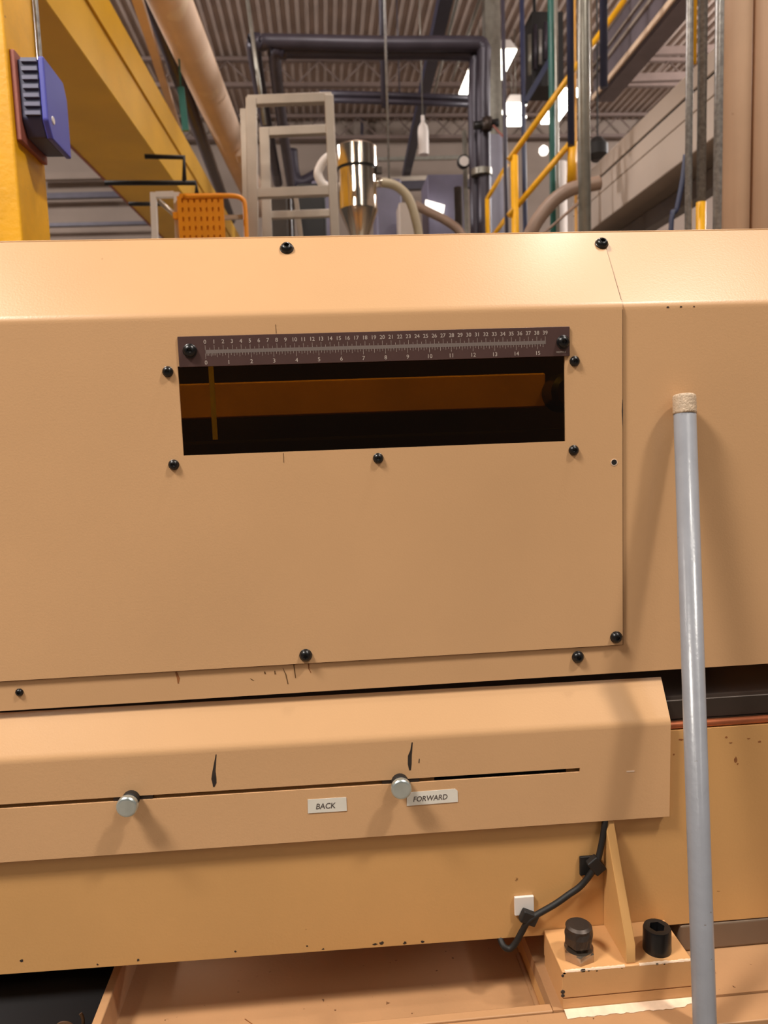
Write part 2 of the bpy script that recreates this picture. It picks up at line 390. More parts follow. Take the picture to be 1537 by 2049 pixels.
# ---- inside the housing, seen through the window
t = thing('injection_rail', 'amber coloured horizontal rail behind the tinted window', 'rail', (.1, .3, 1.427))
MB().box((-.50, .30, 1.4265), (.352, .36, 1.480)).build('rail_body', AMBER, t, bevel=.003)
MB().lathe([(.03, 0), (.03, .05), (.022, .055)], 20, Matrix.Translation((.375, .30, 1.447)) @ FRONT).build('end_cap', DARK, t)
MB().box((-.50, .295, 1.388), (.45, .36, 1.392)).build('lower_edge', STEELD, t)
a_, b_ = at(422, 736, .10), at(431, 880, .10); hw = .0032; up_ = (a_ - b_) * .1
tag(MB().prism([a_ + up_ + Vector((-hw, 0, 0)), a_ + up_ + Vector((hw, 0, 0)), b_ + Vector((hw, 0, 0)), b_ + Vector((-hw, 0, 0))], (0, .0006, 0)).build('lit_rod_strip', TRANS), 'thin rod made translucent to look lit, just behind the left of the window', 'strip')  # rod drawn as a translucent strip, brightened by light from behind
t = thing('inner_carriage', 'dark oily machine bed inside the housing below the amber rail', 'carriage', (0, .32, 1.02))
MB().box((-1.6, .20, 1.02), (1.9, .50, 1.36)).build('carriage_body', DARK, t)
MB().box((-1.6, .46, 1.36), (1.9, .50, 1.60)).build('carriage_back', DARK, t)

# ------------------------------------------------------------------ lower cover with its slot
lc = thing('slotted_cover', 'low beige cover with a sloped top and a long horizontal slot', 'cover', (0, 0, 1.0))
lc.rotation_euler = (0, .0085, 0)
def lp(x, y, z): return (x, y, z - 1.0)
CX = .4075
cov_prof = [(.0105, 1.0826), (-.0150, 1.0408), (-.0168, 1.0376), (-.0178, 1.0345), (-.018, 1.031)]
SLZ0, SLZ1, SLX = .9784, .9838, .2935
m = MB()
def strip(prof, x0, x1):
    g = [[m.bm.verts.new(lp(x, p[0], p[1])) for x in (x0, x1)] for p in prof]
    for a, b, p_, q_ in zip(g, g[1:], prof, prof[1:]):
        f = m.bm.faces.new((a[0], a[1], b[1], b[0])); f.smooth = abs(p_[0] - q_[0]) + abs(p_[1] - q_[1]) < .008
strip(cov_prof + [(-.018, SLZ1)], -1.6, SLX); strip(cov_prof + [(-.018, SLZ1)], SLX, CX)
strip([(-.018, SLZ0), (-.018, .9134)], -1.6, SLX); strip([(-.018, SLZ0), (-.018, .9134)], SLX, CX)
strip([(-.018, SLZ1), (-.018, SLZ0)], SLX, CX)
bmesh.ops.remove_doubles(m.bm, verts=m.bm.verts, dist=1e-5)
bmesh.ops.recalc_face_normals(m.bm, faces=m.bm.faces)
solidify(m.build('cover_sheet', PAINT, lc, front=True), .003, -1)
m = MB(); m.prism([lp(CX - .003, .0105, 1.0800), lp(CX - .003, -.0150, 1.0400), lp(CX - .003, -.0160, 1.031), lp(CX - .003, -.0160, .918), lp(CX - .003, -.0088, .9134), lp(CX - .003, -.0088, 1.03), lp(CX - .003, .0105, 1.060)], (.003, 0, 0))
m.build('end_plate', PAINT, lc)
MB().box(lp(-1.6, -.0105, .970), lp(.1150, -.0085, .992)).build('backing_strip', PAINT2, lc)
MB().box(lp(.2790, -.0105, .970), lp(.3050, -.0085, .992)).build('backing_strip', PAINT2, lc)
MB().box(lp(-1.6, -.0086, .93), lp(.39, -.0083, 1.035)).build('slot_dark_sheet', BLACKM, lc)  # black sheet stands in for the dark opening behind the slot
def stroke(pts, w_):
    m = MB(); L_ = []; R_ = []
    for (x, z), ww in zip(pts, w_): L_.append(lp(x - ww / 2, -.0182, z)); R_.append(lp(x + ww / 2, -.0182, z))
    m.prism(L_ + R_[::-1], (0, .00015, 0)); m.build('marker_stroke', MARK, lc)
stroke([(-.1425, 1.0285), (-.1440, 1.020), (-.1460, 1.008), (-.1466, .999), (-.1462, .9935), (-.1472, .9890)], [.0010, .0020, .0036, .0058, .0046, .0018])
stroke([(.0884, 1.0290), (.0870, 1.019), (.0852, 1.0125), (.0848, 1.002), (.0850, .9945)], [.0012, .0024, .0046, .0046, .0020])
stroke([(-.02 + .1165, 1.0080), (-.02 + .1160, 1.0030)], [.0010, .0012])
MB().box(lp(.352, -.0183, .9745), lp(.362, -.0181, .9765)).build('paint_scuff', CHIP, lc)

def clamp_knob(x, z, lab):
    t = thing('clamp_knob', lab, 'knob', (x, -.018, z), 'slot clamp knobs')
    T = Matrix.Translation((x, -.018, z)) @ FRONT
    MB().lathe([(.0100, .0004), (.0100, .0080), (.0085, .0090)], 20, T).build('collar', BLACKM, t)
    MB().lathe([(.0070, .008), (.0070, .014), (.0112, .0145), (.0120, .0155), (.0120, .0215), (.0108, .0230), (.0090, .0235)], 32, T).build('knob_head', ZINC, t)
    MB().box((x - .021, -.0168, z - .0026), (x + .024, -.0112, z + .0026)).build('slider', STEELD, t)
def on_cover(px, py): 
    return at(px, py, -.018)
clamp_knob(-.2425, .9836, 'zinc round knob in the slot, left of both marker strokes')
clamp_knob(.0720, .9809, 'zinc round knob in the slot, between the white BACK and FORWARD labels')

def sticker(x0, x1, zl, zr, h, txt, lab, fs, clip, tx, slope):
    t = thing('label_sticker', lab, 'label', ((x0 + x1) / 2, -.0182, (zl + zr) / 2), None)
    c = .003 if clip else .0006
    pts = [(x0, -.0186, zl - h), (x1, -.0186, zr - h), (x1, -.0186, zr - c), (x1 - c, -.0186, zr), (x0 + .0005, -.0186, zl)]
    MB().prism(pts, (0, .0004, 0)).build('paper', WHITE, t)
    mesh_part(text_mesh(txt, fs, .18), 'lettering', LETTER, t, Matrix.Translation(Vector((tx, -.0187, (zl + zr) / 2 - h * .56)) - Vector(t.location)) @ FRONT @ Matrix.Rotation(slope, 4, 'Z') @ Matrix.Scale(.92, 4, (1, 0, 0)))
sticker(-.0390, .0074, .9664, .9659, .0172, 'BACK', 'white paper label reading BACK under the slot', .0098, False, -.0180, -.005)
sticker(.0796, .1418, .9661, .9665, .0168, 'FORWARD', 'white paper label reading FORWARD right of a zinc knob', .0092, True, .1080, .005)

# ------------------------------------------------------------------ machine beam below the cover
bm_ = thing('machine_beam', 'deep beige machine beam running behind the slotted cover', 'beam', (.2, .2, .74))
def zbot(x): return .7440 - .0120 * x if x < .4 else .7392 - .004 * (x - .4)
xs = [-1.6, -.43, .26, .54, 1.9]
zb = [.764, .7500, .7385, .7363, .731]
m = MB()
g0 = [m.bm.verts.new((x, .02, z)) for x, z in zip(xs, zb)]; g1 = [m.bm.verts.new((x, .02, 1.0035)) for x in xs]
h0 = [m.bm.verts.new((x, .20, z)) for x, z in zip(xs, zb)]; h1 = [m.bm.verts.new((x, .20, 1.0035)) for x in xs]
for i in range(4):
    for q in ((g0[i], g0[i + 1], g1[i + 1], g1[i]), (h0[i + 1], h0[i], h1[i], h1[i + 1]), (g0[i + 1], g0[i], h0[i], h0[i + 1]), (g1[i], g1[i + 1], h1[i + 1], h1[i])): m.bm.faces.new(q)
m.bm.faces.new((g0[0], g1[0], h1[0], h0[0])); m.bm.faces.new((g0[-1], h0[-1], h1[-1], g1[-1]))
m.build('beam_body', PAINT2, bm_)
def blob(parent, x, z, r, mm, name, y=.0198, sq=1.0, n=9):
    m = MB(); pts = []
    for k in range(n):
        a = 2 * math.pi * k / n; rr = r * random.uniform(.55, 1.2); pts.append((x + rr * math.cos(a), y, z + sq * rr * math.sin(a)))
    m.prism(pts, (0, .0001, 0)); return m.build(name, mm, parent)
for x, z, r, sq in ((.4400, .991, .0035, .4), (.4460, .984, .0022, 1.2), (.4480, .978, .0020, .8), (.5000, .990, .0022, .6), (.5060, .982, .0026, .4), (.5130, .9585, .0022, 2.0), (.5160, .953, .0012, 1.2), (.5300, .986, .0030, .35), (.5450, .981, .0026, .5), (.5600, .9600, .0022, 1.6), (.4300, .972, .0014, 1)):
    blob(bm_, x, z, r, RUST, 'rust_mark', sq=sq)
for x, z, r, sq in ((.0450, .7475, .0030, .8), (.0360, .7465, .0050, .35), (.0750, .7450, .0030, .9), (.0980, .7440, .0026, .8), (-.03, .7462, .0020, .6), (-.05, .752, .0015, .7),
                    (-.40, .7660, .0020, 1), (-.31, .752, .0016, 1), (-.14, .753, .0015, 1), (-.26, .753, .0018, 1)):
    blob(bm_, x, z, r, MARK, 'paint_chip', sq=sq)
gr = thing('guide_rail', 'dark grey guide rail with a red pipe on top of the beige beam', 'rail', (.7, .09, 1.0035))
MB().box((-1.6, .03, 1.0135), (1.9, .16, 1.0400)).build('rail_body', STEELD, gr, bevel=.002)
MB().box((-1.6, .028, 1.0005 + .003), (1.9, .15, 1.0135)).build('rail_foot', DARK, gr)
MB().tube([(-1.6, .0255, 1.0085), (1.9, .0255, 1.0085)], .0048, 12).build('copper_pipe', COPPER, gr)

# ------------------------------------------------------------------ bed, foot, bolts
bd = thing('machine_bed', 'beige machine bed plate with a chipped front ledge under the beam', 'machine base', (.6, .1, 0))
ZF = .6970
ZR = .6515
MB().box((.245, -.057, ZF - .02), (1.9, .45, ZF)).build('bed_plate', BED, bd)
MB().box((-.300, -.0446, ZR - .02), (.245, .45, ZR)).build('recess_floor', BED, bd)
MB().box((-.300, -.057, ZR - .02), (.245, -.0446, ZF - .0005)).build('front_lip', BED, bd, bevel=.0015)
MB().box((-.02, -.098, ZF - .06), (1.9, -.0575, ZF - .0022)).build('front_ledge', BED, bd, bevel=.0015)
m = MB(); rows = []
n = 40
for k in range(n + 1):
    x = .258 + (.4200 - .258) * k / n
    rows.append((m.bm.verts.new((x, -.0572, ZF + .0004)), m.bm.verts.new((x, -.0680 - random.uniform(0, .0022) + .004 * (k / n > .9), ZF - .0016))))
for a, b in zip(rows, rows[1:]): m.bm.faces.new((a[0], a[1], b[1], b[0]))
m.build('chipped_edge', CHIP, bd)
MB().box((-.312, -.057, .60), (-.300, .45, ZF + .002)).build('edge_rib', BED, bd, bevel=.002)
MB().box((-1.6, -.057, 0), (1.9, .45, .60)).build('base_cabinet', PAINT2, bd)
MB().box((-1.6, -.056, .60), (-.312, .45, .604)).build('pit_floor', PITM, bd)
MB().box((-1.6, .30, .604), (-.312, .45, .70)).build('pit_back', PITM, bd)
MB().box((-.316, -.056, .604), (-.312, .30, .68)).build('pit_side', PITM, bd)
MB().box((-.300, -.0568, .60), (.245, .45, ZR - .02)).build('bed_web', PAINT2, bd)
MB().box((.245, -.0568, .60), (1.9, .45, ZF - .02)).build('bed_web', PAINT2, bd)
MB().tube([(.2425, -.042, ZR + .001), (.2425, .0, ZR + .0015), (.2425, .10, ZR + .0015)], .004, 8).build('weld_bead', BED, bd)
MB().tube([(-.135, .030, ZR + .0002), (-.118, .014, ZR + .0002), (-.10, -.002, ZR + .0002), (-.075, -.010, ZR + .0002), (-.03, -.016, ZR + .0002)], .0006, 5).build('surface_crack', RUST, bd)
st = tag(MB().box((.440, .0195, ZF), (1.9, .075, .7350)).build('ground_steel_bar', GREYST, bevel=.004), 'flat grey steel bar lying on the bed under the beam, right of the foot', 'bar')
ft = thing('mounting_foot', 'beige mounting foot with triangular gusset and two dark bolts', 'bracket', (.336, -.02, ZF))
FX0, FX1, FY = .2560, .4185, -.0570
MB().box((FX0, FY, .7112), (FX1, .0195, .7462)).build('foot_pad', FOOT, ft, bevel=.0015)
MB().box((FX0 + .001, FY + .0005, ZF), (FX1, .0195, .7100)).build('shim_plate', FOOT, ft)
m = MB(); gx = .3365
m.hexa([(gx, .0195, .7462), (gx, -.0540, .7462), (gx, -.0540, .7700), (gx, .0150, .8950), (gx, .0195, .9200)],
       [(gx + .0120, .0195, .7462), (gx + .0120, -.0540, .7462), (gx + .0120, -.0540, .7700), (gx + .0120, .0150, .8950), (gx + .0120, .0195, .9200)])
m.build('gusset', PAINT2, ft, bevel=.0015)
for xa, xb in ((FX0 + .004, .334), (.352, FX1 - .001)):     # worn paint along the front edge
    m = MB(); rows = []
    for k in range(31):
        x = xa + (xb - xa) * k / 30; d_ = random.uniform(.0006, .0022)
        rows.append((m.bm.verts.new((x, FY + .0006, .7464)), m.bm.verts.new((x, FY + .0012 + d_, .7464)), m.bm.verts.new((x, FY - .0001, .7454 - d_ * .4))))
    for a, b in zip(rows, rows[1:]): m.bm.faces.new((a[0], a[1], b[1], b[0])); m.bm.faces.new((a[2], a[0], b[0], b[2]))
    m.build('worn_edge', CHIP, ft)
bx, by = .2850, -.033
T = Matrix.Translation((bx, by, .7462))
hb = MB().lathe([(.0105, .0002), (.0105, .018), (.0172, .0182, 'hex'), (.0172, .030), (.0172, .036, 'hex'), (.0160, .040), (.0125, .0425)], 24, T)
hb = hb.build('hex_bolt', STEELD, ft)
MB().lathe([(.0196, .0002, 'hex'), (.0196, .0100, 'hex'), (.0176, .0125), (.0110, .0127)], 24, T @ Matrix.Rotation(.3, 4, 'Z')).build('nut', CHROME, hb).matrix_parent_inverse = Matrix()
hb.children[0].parent = hb; hb.children[0].matrix_parent_inverse = hb.matrix_basis.inverted()
T = Matrix.Translation((.3845, -.033, .7462))
MB().lathe([(.0170, 0), (.0172, .002), (.0168, .027), (.0158, .0295), (.0120, .0298), (.0096, .0296, 'hex'), (.0092, .016, 'hex'), (.002, .015)], 24, T).build('socket_screw', BLACK, ft)
for k, (x, r) in enumerate(((.2820, .0040), (.2890, .0020), (.2590, .0022), (.2990, .0016), (.3740, .0024), (.3830, .0016), (.3300, .0012))):
    MB().lathe([(r, 0), (r * .8, .0006)], 7, Matrix.Translation((x, FY + .0006, .7450 - .0006 * k % .002)) @ FRONT @ Matrix.Scale(.6, 4, (0, 1, 0))).build('paint_chip', MARK, ft)
for z, r in ((.7410, .0020), (.7200, .0030), (.7150, .0026)):
    MB().lathe([(r, 0), (r * .8, .0006)], 7, Matrix.Translation((FX0 + .001, FY + .0003, z)) @ FRONT).build('paint_chip', MARK, ft)

# ---- cable, clips, coil
cab = [(.3365, .0175, .9020), (.3362, .013, .8919), (.3306, .011, .8619), (.3219, .009, .8354), (.3053, .012, .8095), (.2870, .013, .7960), (.2689, .012, .7853), (.2359, .008, .7711), (.2258, .011, .7535), (.2170, .012, .7370), (.2090, .013, .7290), (.2010, .016, .7330), (.1985, .030, .7420)]
def smooth(pts, n=5):
    P = [Vector(p) for p in pts]; P = [P[0]] + P + [P[-1]]; out = []
    for i in range(1, len(P) - 2):
        for k in range(n):
            t = k / n; a, b, c, d = P[i - 1:i + 3]
            out.append(.5 * ((2 * b) + (c - a) * t + (2 * a - 5 * b + 4 * c - d) * t * t + (3 * b - a - 3 * c + d) * t ** 3))
    return out + [P[-2]]
cb = tag(MB().tube(smooth(cab), .0040, 10).build('sensor_cable', BLACKM), 'black cable curving down the beam from the slotted cover to the bed', 'cable')
def cable_mount(x, z, ms, lab, clip_rot, cx=0, cz=0):
    t = thing('cable_mount', lab, 'clip', (x, .0195, z))
    MB().box((x - .0128, .0155, z - .0128), (x + .0128, .0197, z + .0128)).build('mount_pad', ms, t, bevel=.0012)
    o = MB().box((-.011, -.0105, -.0080), (.011, .0, .0080)).build('strap_bridge', BLACKM, t, bevel=.002)
    o.matrix_parent_inverse = Matrix(); o.matrix_basis = Matrix.Translation((cx, -.004, cz)) @ Matrix.Rotation(clip_rot, 4, 'Y')
    return t
cm1 = cable_mount(.3169, .8317, BLACKM, 'black square cable clip high on the beige beam', .9, .006, .004)
cm2 = cable_mount(.2304, .7840, WHITEP, 'white square adhesive pad with a black clip, low on the beam', .45, .004, -.012)
coil = [(-.3787 + .016 * math.cos(a), .075 + .004 * a, .6120 + .016 * math.sin(a)) for a in [.2 * k for k in range(36)]]
wire = tag(MB().tube(coil, .0022, 8).build('wire_loop', BED), 'loop of tan wire in the dark pit left of the bed plate', 'wire')

# the lower assembly scaled about the camera position, three percent smaller and nearer than first drawn, same outline in view
LS = .9686; LOFF = Vector((0, -.0274, .0440))
for o in (bm_, gr, bd, st, ft, cb, cm1, cm2, wire): o.location = Vector(o.location) * LS + LOFF; o.scale = (LS, LS, LS)

# ---- the leaning grey pole
pole_top = Vector((.4237, -.0135, 1.4282)); pole_foot = Vector((.3640, -.2560, .003)); pd = (pole_foot - pole_top).normalized()
po = thing('leaning_pole', 'grey painted metal pole with a taped tan tip leaning on the housing', 'pole', tuple(pole_foot))
MB().tube([pole_top + pd * .018, pole_foot], .0127, 24).build('pole_tube', PIPEG, po)
m = MB(); n = 8
m.tube([pole_top + pd * (.0012 * 0), pole_top + pd * .001] + [pole_top + pd * (.003 + .020 * k / n) for k in range(n + 1)], [.0112, .0128] + [.0131 + (.00025 if k % 2 else 0) for k in range(n + 1)], 24)
m.build('taped_tip', TAPE, po)

# ================================================================== the hall behind the machine
def ydir(p, Y): return Vector((p[0], Y, p[2]))
def vpole(name, px, py, Y, w, z0, z1, mm, label, cat, seg=14, group=None, square=False):
    x = at(px, py, Y).x; r = w * (Y + .873) / FPX / 2
    m = MB()
    if square: m.box((x - r, Y, z0), (x + r, Y + 2 * r, z1))
    else: m.tube([(x, Y, z0), (x, Y, z1)], r, seg)
    return tag(m.build(name, mm), label, cat, group)

# ---- yellow column with its blue signal box
cxr = -.6636
cl = thing('yellow_column', 'thick yellow steel column rising behind the machine at the left', 'column', (-.8, 1.04, 0))
MB().box((-.95, .95, 0), (cxr, 1.14, 5.0)).build('column_tube', YEL, cl, bevel=.006)
tag(MB().tube(smooth([(cxr + .017, 1.10, 2.115), (cxr + .012, 1.11, 2.16), (cxr + .008, 1.14, 2.24), (cxr + .008, 1.14, 3.2)]), .006, 8).build('grey_conduit', CONDUIT), 'thin grey cable running up the yellow column from the blue box', 'cable')
sb = thing('signal_box', 'blue plastic ribbed box mounted on the side of the yellow column', 'box', (cxr, 1.0, 2.0))
p0 = at(52, 200, .97)
zt_, zb_ = at(62, 112, .97).z, at(75, 272, .97).z
MB().box((cxr, .962, zb_ - .012), (cxr + .012, 1.125, zt_ + .012)).build('back_plate', BRICKR, sb, bevel=.003)
def boxprof(x0, x1, inset=0, y0=.968, y1=1.12):
    c = .035
    pts = [(x0, y0 + inset, zb_ + inset + c), (x0, y0 + inset + c * .7, zb_ + inset), (x0, y1 - inset, zb_ + inset), (x0, y1 - inset, zt_ - inset - c), (x0, y1 - inset - c * .6, zt_ - inset), (x0, y0 + inset, zt_ - inset)]
    return pts, (x1 - x0, 0, 0)
pts, v = boxprof(cxr + .012, cxr + .058, .004); MB().prism(pts, v).build('box_body', BLUED, sb, bevel=.004)
pts, v = boxprof(cxr + .058, cxr + .072); MB().prism(pts, v).build('box_lid', BLUE, sb, bevel=.004)
for k in range(7):
    z = zb_ + .045 + .019 * k
    MB().box((cxr + .022, .966, z), (cxr + .056, .974, z + .008)).build('cooling_rib', BLUEL, sb)
MB().lathe([(.010, 0), (.008, .003)], 14, Matrix.Translation((cxr + .071, 1.00, zb_ + .045)) @ Matrix.Rotation(math.pi / 2, 4, 'Y')).build('indicator_lens', WHITEP, sb)

# ---- yellow crane girder
GD = ray(672, 819).normalized()
def gsec(px, py, Y=4.0): return at(px, py, Y)
GA = gsec(304, 300); GR = gsec(151, 300); GT = gsec(304, 208); GTR = gsec(389, 300)
zt2 = gsec(304, 142).z
def along(p, s): return p + GD * s
g = thing('crane_girder', 'long yellow crane girder overhead at the left receding to the back', 'girder', tuple(along(GA, 4)))
s0, s1 = -3.2, 5.4
xl = GR.x; xr = GA.x; zb0 = GA.z
dy = Vector((0, 0, 0))
MB().prism([along(Vector((xl, 4, zb0)), s0), along(Vector((xr, 4, zb0)), s0), along(Vector((xr, 4, GT.z)), s0), along(Vector((xl, 4, GT.z)), s0)], GD * (s1 - s0)).build('girder_web', YELD, g, bevel=.006)
MB().prism([along(Vector((xl - .05, 4, GT.z)), s0), along(Vector((xr + .012, 4, GT.z)), s0), along(Vector((xr + .012, 4, zt2)), s0), along(Vector((xl - .05, 4, zt2)), s0)], GD * (s1 - s0)).build('girder_flange', YELD, g, bevel=.004)
MB().prism([along(Vector((xl - .012, 4, zb0 - .004)), s0), along(Vector((xl + .006, 4, zb0 - .004)), s0), along(Vector((xl + .006, 4, zb0 + .05)), s0), along(Vector((xl - .012, 4, zb0 + .05)), s0)], GD * (s1 - s0)).build('red_edge_strip', BRICKR, g)
b = g
def pp(px, py, Y=3.6): return at(px, py, Y)
MB().tube([pp(290, 313), pp(368, 315), pp(369, 366)], .014, 8).build('pipe_bar', BLACKM, b)
MB().tube([pp(210, 366), pp(392, 366), pp(394, 390)], .014, 8).build('pipe_bar', BLACKM, b)
MB().tube([pp(258, 408), pp(330, 408)], .012, 8).build('pipe_bar', BLACKM, b)

# ---- pipes along the hall at the left
Y0, Y1 = 2.0, 9.0
def yrun(name, px, py, Yr, w, mm, label, cat, ya=3.2, yb=14, seg=18):
    p = at(px, py, Yr); r = w * (Yr + .873) / FPX / 2
    return tag(MB().tube([ydir(p, ya), ydir(p, yb)], r, seg).build(name, mm), label, cat)
t = thing('peach_duct_pipe', 'large peach painted duct pipe running overhead beside the yellow girder', 'pipe', tuple(at(415, 150, 6)))
pa, pb = at(340, 0, 5.0), at(482, 330, 8.6)
MB().tube([pa + (pa - pb) * .4, pb, pb + (pb - pa) * .5], 62 * 6.6 / FPX / 2 + .02, 24).build('pipe_run', PEACH, t)
q = pa.lerp(pb, .78); MB().box((q.x + .05, q.y - .1, q.z - .20), (q.x + .24, q.y + .12, q.z + .02)).build('pipe_saddle', PEACH, t, bevel=.02)
pa, pb = at(276, 0, 4.4), at(345, 220, 7.6)
tag(MB().bar(pa + (pa - pb) * .3, pb + (pb - pa) * .3, .065, .05).build('timber_batten', PEACH), 'narrow pale tan bar running overhead between girder and peach pipe', 'bar')
pa, pb = at(303, 0, 5.2), at(462, 440, 10.5)
tag(MB().tube([pa + (pa - pb) * .2, pb], .07, 10).build('brown_pipe', PIPEB), 'dark brown pipe running overhead tight to the left of the peach pipe', 'pipe')
pa, pb = at(374, 0, 5.2), at(500, 300, 10.0)
tag(MB().tube([pa + (pa - pb) * .2, pb], .028, 10).build('thin_dark_pipe', PIPEB), 'thin dark pipe running overhead along the right of the peach pipe', 'pipe')
tag(MB().bar(at(362, 175, 5.6), at(372, 262, 5.6), .05, .03).tube([at(362, 176, 5.6), (at(362, 176, 5.6).x, 5.6, 8)], .008, 6).build('green_strip', GREEN), 'small green strip hanging between girder and peach pipe', 'strip')
for k, (py, hh, mm, lab) in enumerate(((355, 12, WALL, 'pale brown bar across the far wall, above the black ones at the left'), (394, 10, PIPEB, 'black bar across the far wall between yellow column and girder'), (452, 6, PIPEB, 'lowest thin black bar across the far wall by the yellow column'))):
    a, b_ = at(60, py, 15.4), at(330, py - 6, 15.4)
    tag(MB().bar(a, b_, .12, hh * 16.3 / FPX).build('wall_bar', mm), lab, 'bar')

# ---- dark overhead pipe frame
YP = 7.0
f = thing('overhead_pipe_run', 'pair of thick dark pipes crossing overhead and dropping at the right', 'pipe', tuple(at(740, 100, YP)))
def q7(px, py, Y=YP): return at(px, py, Y)
rp = .072
a = q7(504, 84); MB().tube(smooth([ydir(a, 11.2), ydir(a, YP + .35), Vector((a.x + .10, YP + .03, a.z)), q7(560, 84), q7(760, 88), q7(940, 88), Vector(q7(966, 94)), q7(968, 130), q7(968, 300), (q7(968, 300).x, YP, .5)]), rp, 12).build('upper_pipe', PIPEB, f)
a = q7(547, 105, YP + .1); MB().tube(smooth([ydir(a, 12.2), ydir(a, YP + .45), Vector((a.x + .10, YP + .12, a.z)), q7(600, 104, YP + .1), q7(760, 106, YP + .1), q7(925, 108, YP + .1), q7(949, 116, YP + .1), q7(950, 150, YP + .1), q7(950, 300, YP + .1), (q7(950, 300, YP + .1).x, YP + .1, .5)]), .064, 12).build('lower_pipe', PIPEB, f)
p = q7(970, 258); v = thing('pipe_valve', 'black valve with a red lever on the dark vertical pipe', 'valve', tuple(p))
MB().tube([p + Vector((-.13, -.08, 0)), p + Vector((.12, -.10, .02))], .04, 10).build('valve_body', BLACK, v)
MB().tube([p + Vector((0, -.12, .06)), p + Vector((0, -.12, -.06))], .05, 10).build('bonnet', STEELD, v)
MB().bar(p + Vector((.06, -.13, -.02)), p + Vector((.17, -.18, -.17)), .03, .02).build('lever', BRICKR, v)
p = q7(964, 352); MB().lathe([(.11, 0), (.11, .06)], 16, Matrix.Translation(p)).build('pipe_flange', GALV, f)
for py, r_, lab in ((191, .040, 'upper of two thinner dark pipes behind the white frame'), (204, .040, 'lower of two thinner dark pipes behind the white frame')):
    tag(MB().tube([at(640, py - 5, 9.4), at(800, py, 9.4), at(945, py + 5, 9.4)], .038, 10).tube([at(800, py, 9.4), (at(800, py, 9.4).x, 9.4, 8)], .008, 6).build('cross_pipe', PIPEB), lab, 'pipe')
p = at(583, 300, 11.5); tag(MB().tube(smooth([p, p + Vector((.02, 0, -.35)), p + Vector((.12, 0, -.5)), p + Vector((.40, 0, -.38))]), .10, 10).build('elbow_pipe', PIPEB), 'black elbow pipe seen through the white frame', 'pipe')
tag(MB().tube([at(495, 0, 6.6), at(530, 250, 6.6)], .018, 8).build('threaded_rod', GALV), 'thin pale rod hanging over the left post of the white frame', 'rod')
tag(MB().tube([(at(774, 0, 6.0).x, 6, 8), (at(776, 340, 6.0).x + .01, 6, at(776, 372, 6).z)], .010, 8).build('hanging_wire', CONDUIT), 'thin grey wire hanging from the ceiling in the middle', 'wire')
tag(MB().tube([(at(770, 100, 8.0).x, 8, 8), (at(768, 215, 8.0).x, 8, at(768, 215, 8).z)], .030, 8).build('drop_pipe', PIPEB), 'short dark pipe dropping from the ceiling behind the thin grey hanging wire', 'pipe')
pa, pb = at(890, 0, 8.0), at(812, 352, 15.2)
tag(MB().bar(pa + (pa - pb) * .3, pb, .15, .15).build('dark_runner', NAVY), 'dark slate beam running under the deck towards the back wall', 'beam')
for a, b_, lab in (((915, 0), (868, 190), 'left one of the thin pale conduits running under the deck'), ((960, 0), (905, 160), 'right one of the thin pale conduits running under the deck')):
    pa, pb = at(*a, 8.4), at(*b_, 12.5)
    tag(MB().tube([pa + (pa - pb) * .2, pb], .022, 8).build('thin_conduit', GALV), lab, 'pipe')
for py, mm, h, x0, x1, lab in ((318, GALV, .07, 660, 940, 'pale pipe across the back wall below the hanging white fixture'), (358, ALU, .10, 760, 945, 'bright pipe across the back wall just above the beige hose'), (371, PIPEB, .16, 760, 945, 'dark band across the back wall under the bright pipe')):
    tag(MB().bar(at(x0, py + 3, 14.8), at(x1, py - 3, 14.8), h, h).build('wall_pipe', mm), lab, 'pipe')
tag(MB().bar(at(725, 195, 15.8), at(724, 300, 15.8), .06, .1).build('wall_post', PIPEB), 'dark vertical post on the back wall above the steel hopper', 'post')

# ---- mezzanine platform that carries frame, hopper and guards
ZM = 2.0
mz = thing('mezzanine_platform', 'grey steel platform behind the machine carrying the hopper and frames', 'platform', (0, 5, 0))
MB().box((-1.9, 2.75, ZM - .06), (1.1, 7.6, ZM)).build('platform_deck', GALV, mz)
for x in (-1.85, 1.05):
    for y in (2.8, 5.2, 7.5): MB().bar((x, y, 0), (x, y, ZM - .06), .08, .08).build('platform_leg', GALV, mz)

# ---- aluminium profile frame
def F(px, py, Y): return at(px, py, Y)
fr = thing('profile_frame', 'tall pale aluminium profile frame beside the stainless hopper', 'frame', tuple(at(585, 470, 3.4)))
ya, yb = 3.2, 3.75
w_ = 17 * (ya + .873) / FPX
def fbar(name, a, b_, Y, w=w_):
    if 'rail' in name: Y += .004
    A, B = F(*a, Y), F(*b_, Y)
    if 'rail' not in name: B = A.lerp(B, (A.z - ZM) / (A.z - B.z))
    MB().bar(A, B, w, w).build(name, ALU, fr, bevel=.003)
fbar('front_post', (503, 198), (510, 640), ya, w_ * 1.15); fbar('front_post', (658, 192), (678, 640), ya)
fbar('front_rail', (496, 203), (664, 197), ya); fbar('front_rail', (512, 388), (672, 382), ya)
fbar('rear_post', (489, 220), (500, 640), yb, w_ * 1.0); fbar('rear_post', (529, 258), (540, 640), yb - .2, w_ * 1.15); fbar('rear_post', (664, 256), (668, 640), yb - .2, w_ * .7)
fbar('rear_rail', (521, 266), (662, 260), yb - .2); fbar('rear_rail', (528, 432), (662, 427), yb - .2, w_ * .85)
fbar('brace', (592, 395), (608, 520), yb, w_ * .6)
tag(MB().box((at(597, 470, 6).x, 6, ZM), tuple(at(650, 393, 6.4))).build('black_bin', BLACKM, bevel=.03), 'black bin seen through the bottom of the white frame', 'bin')
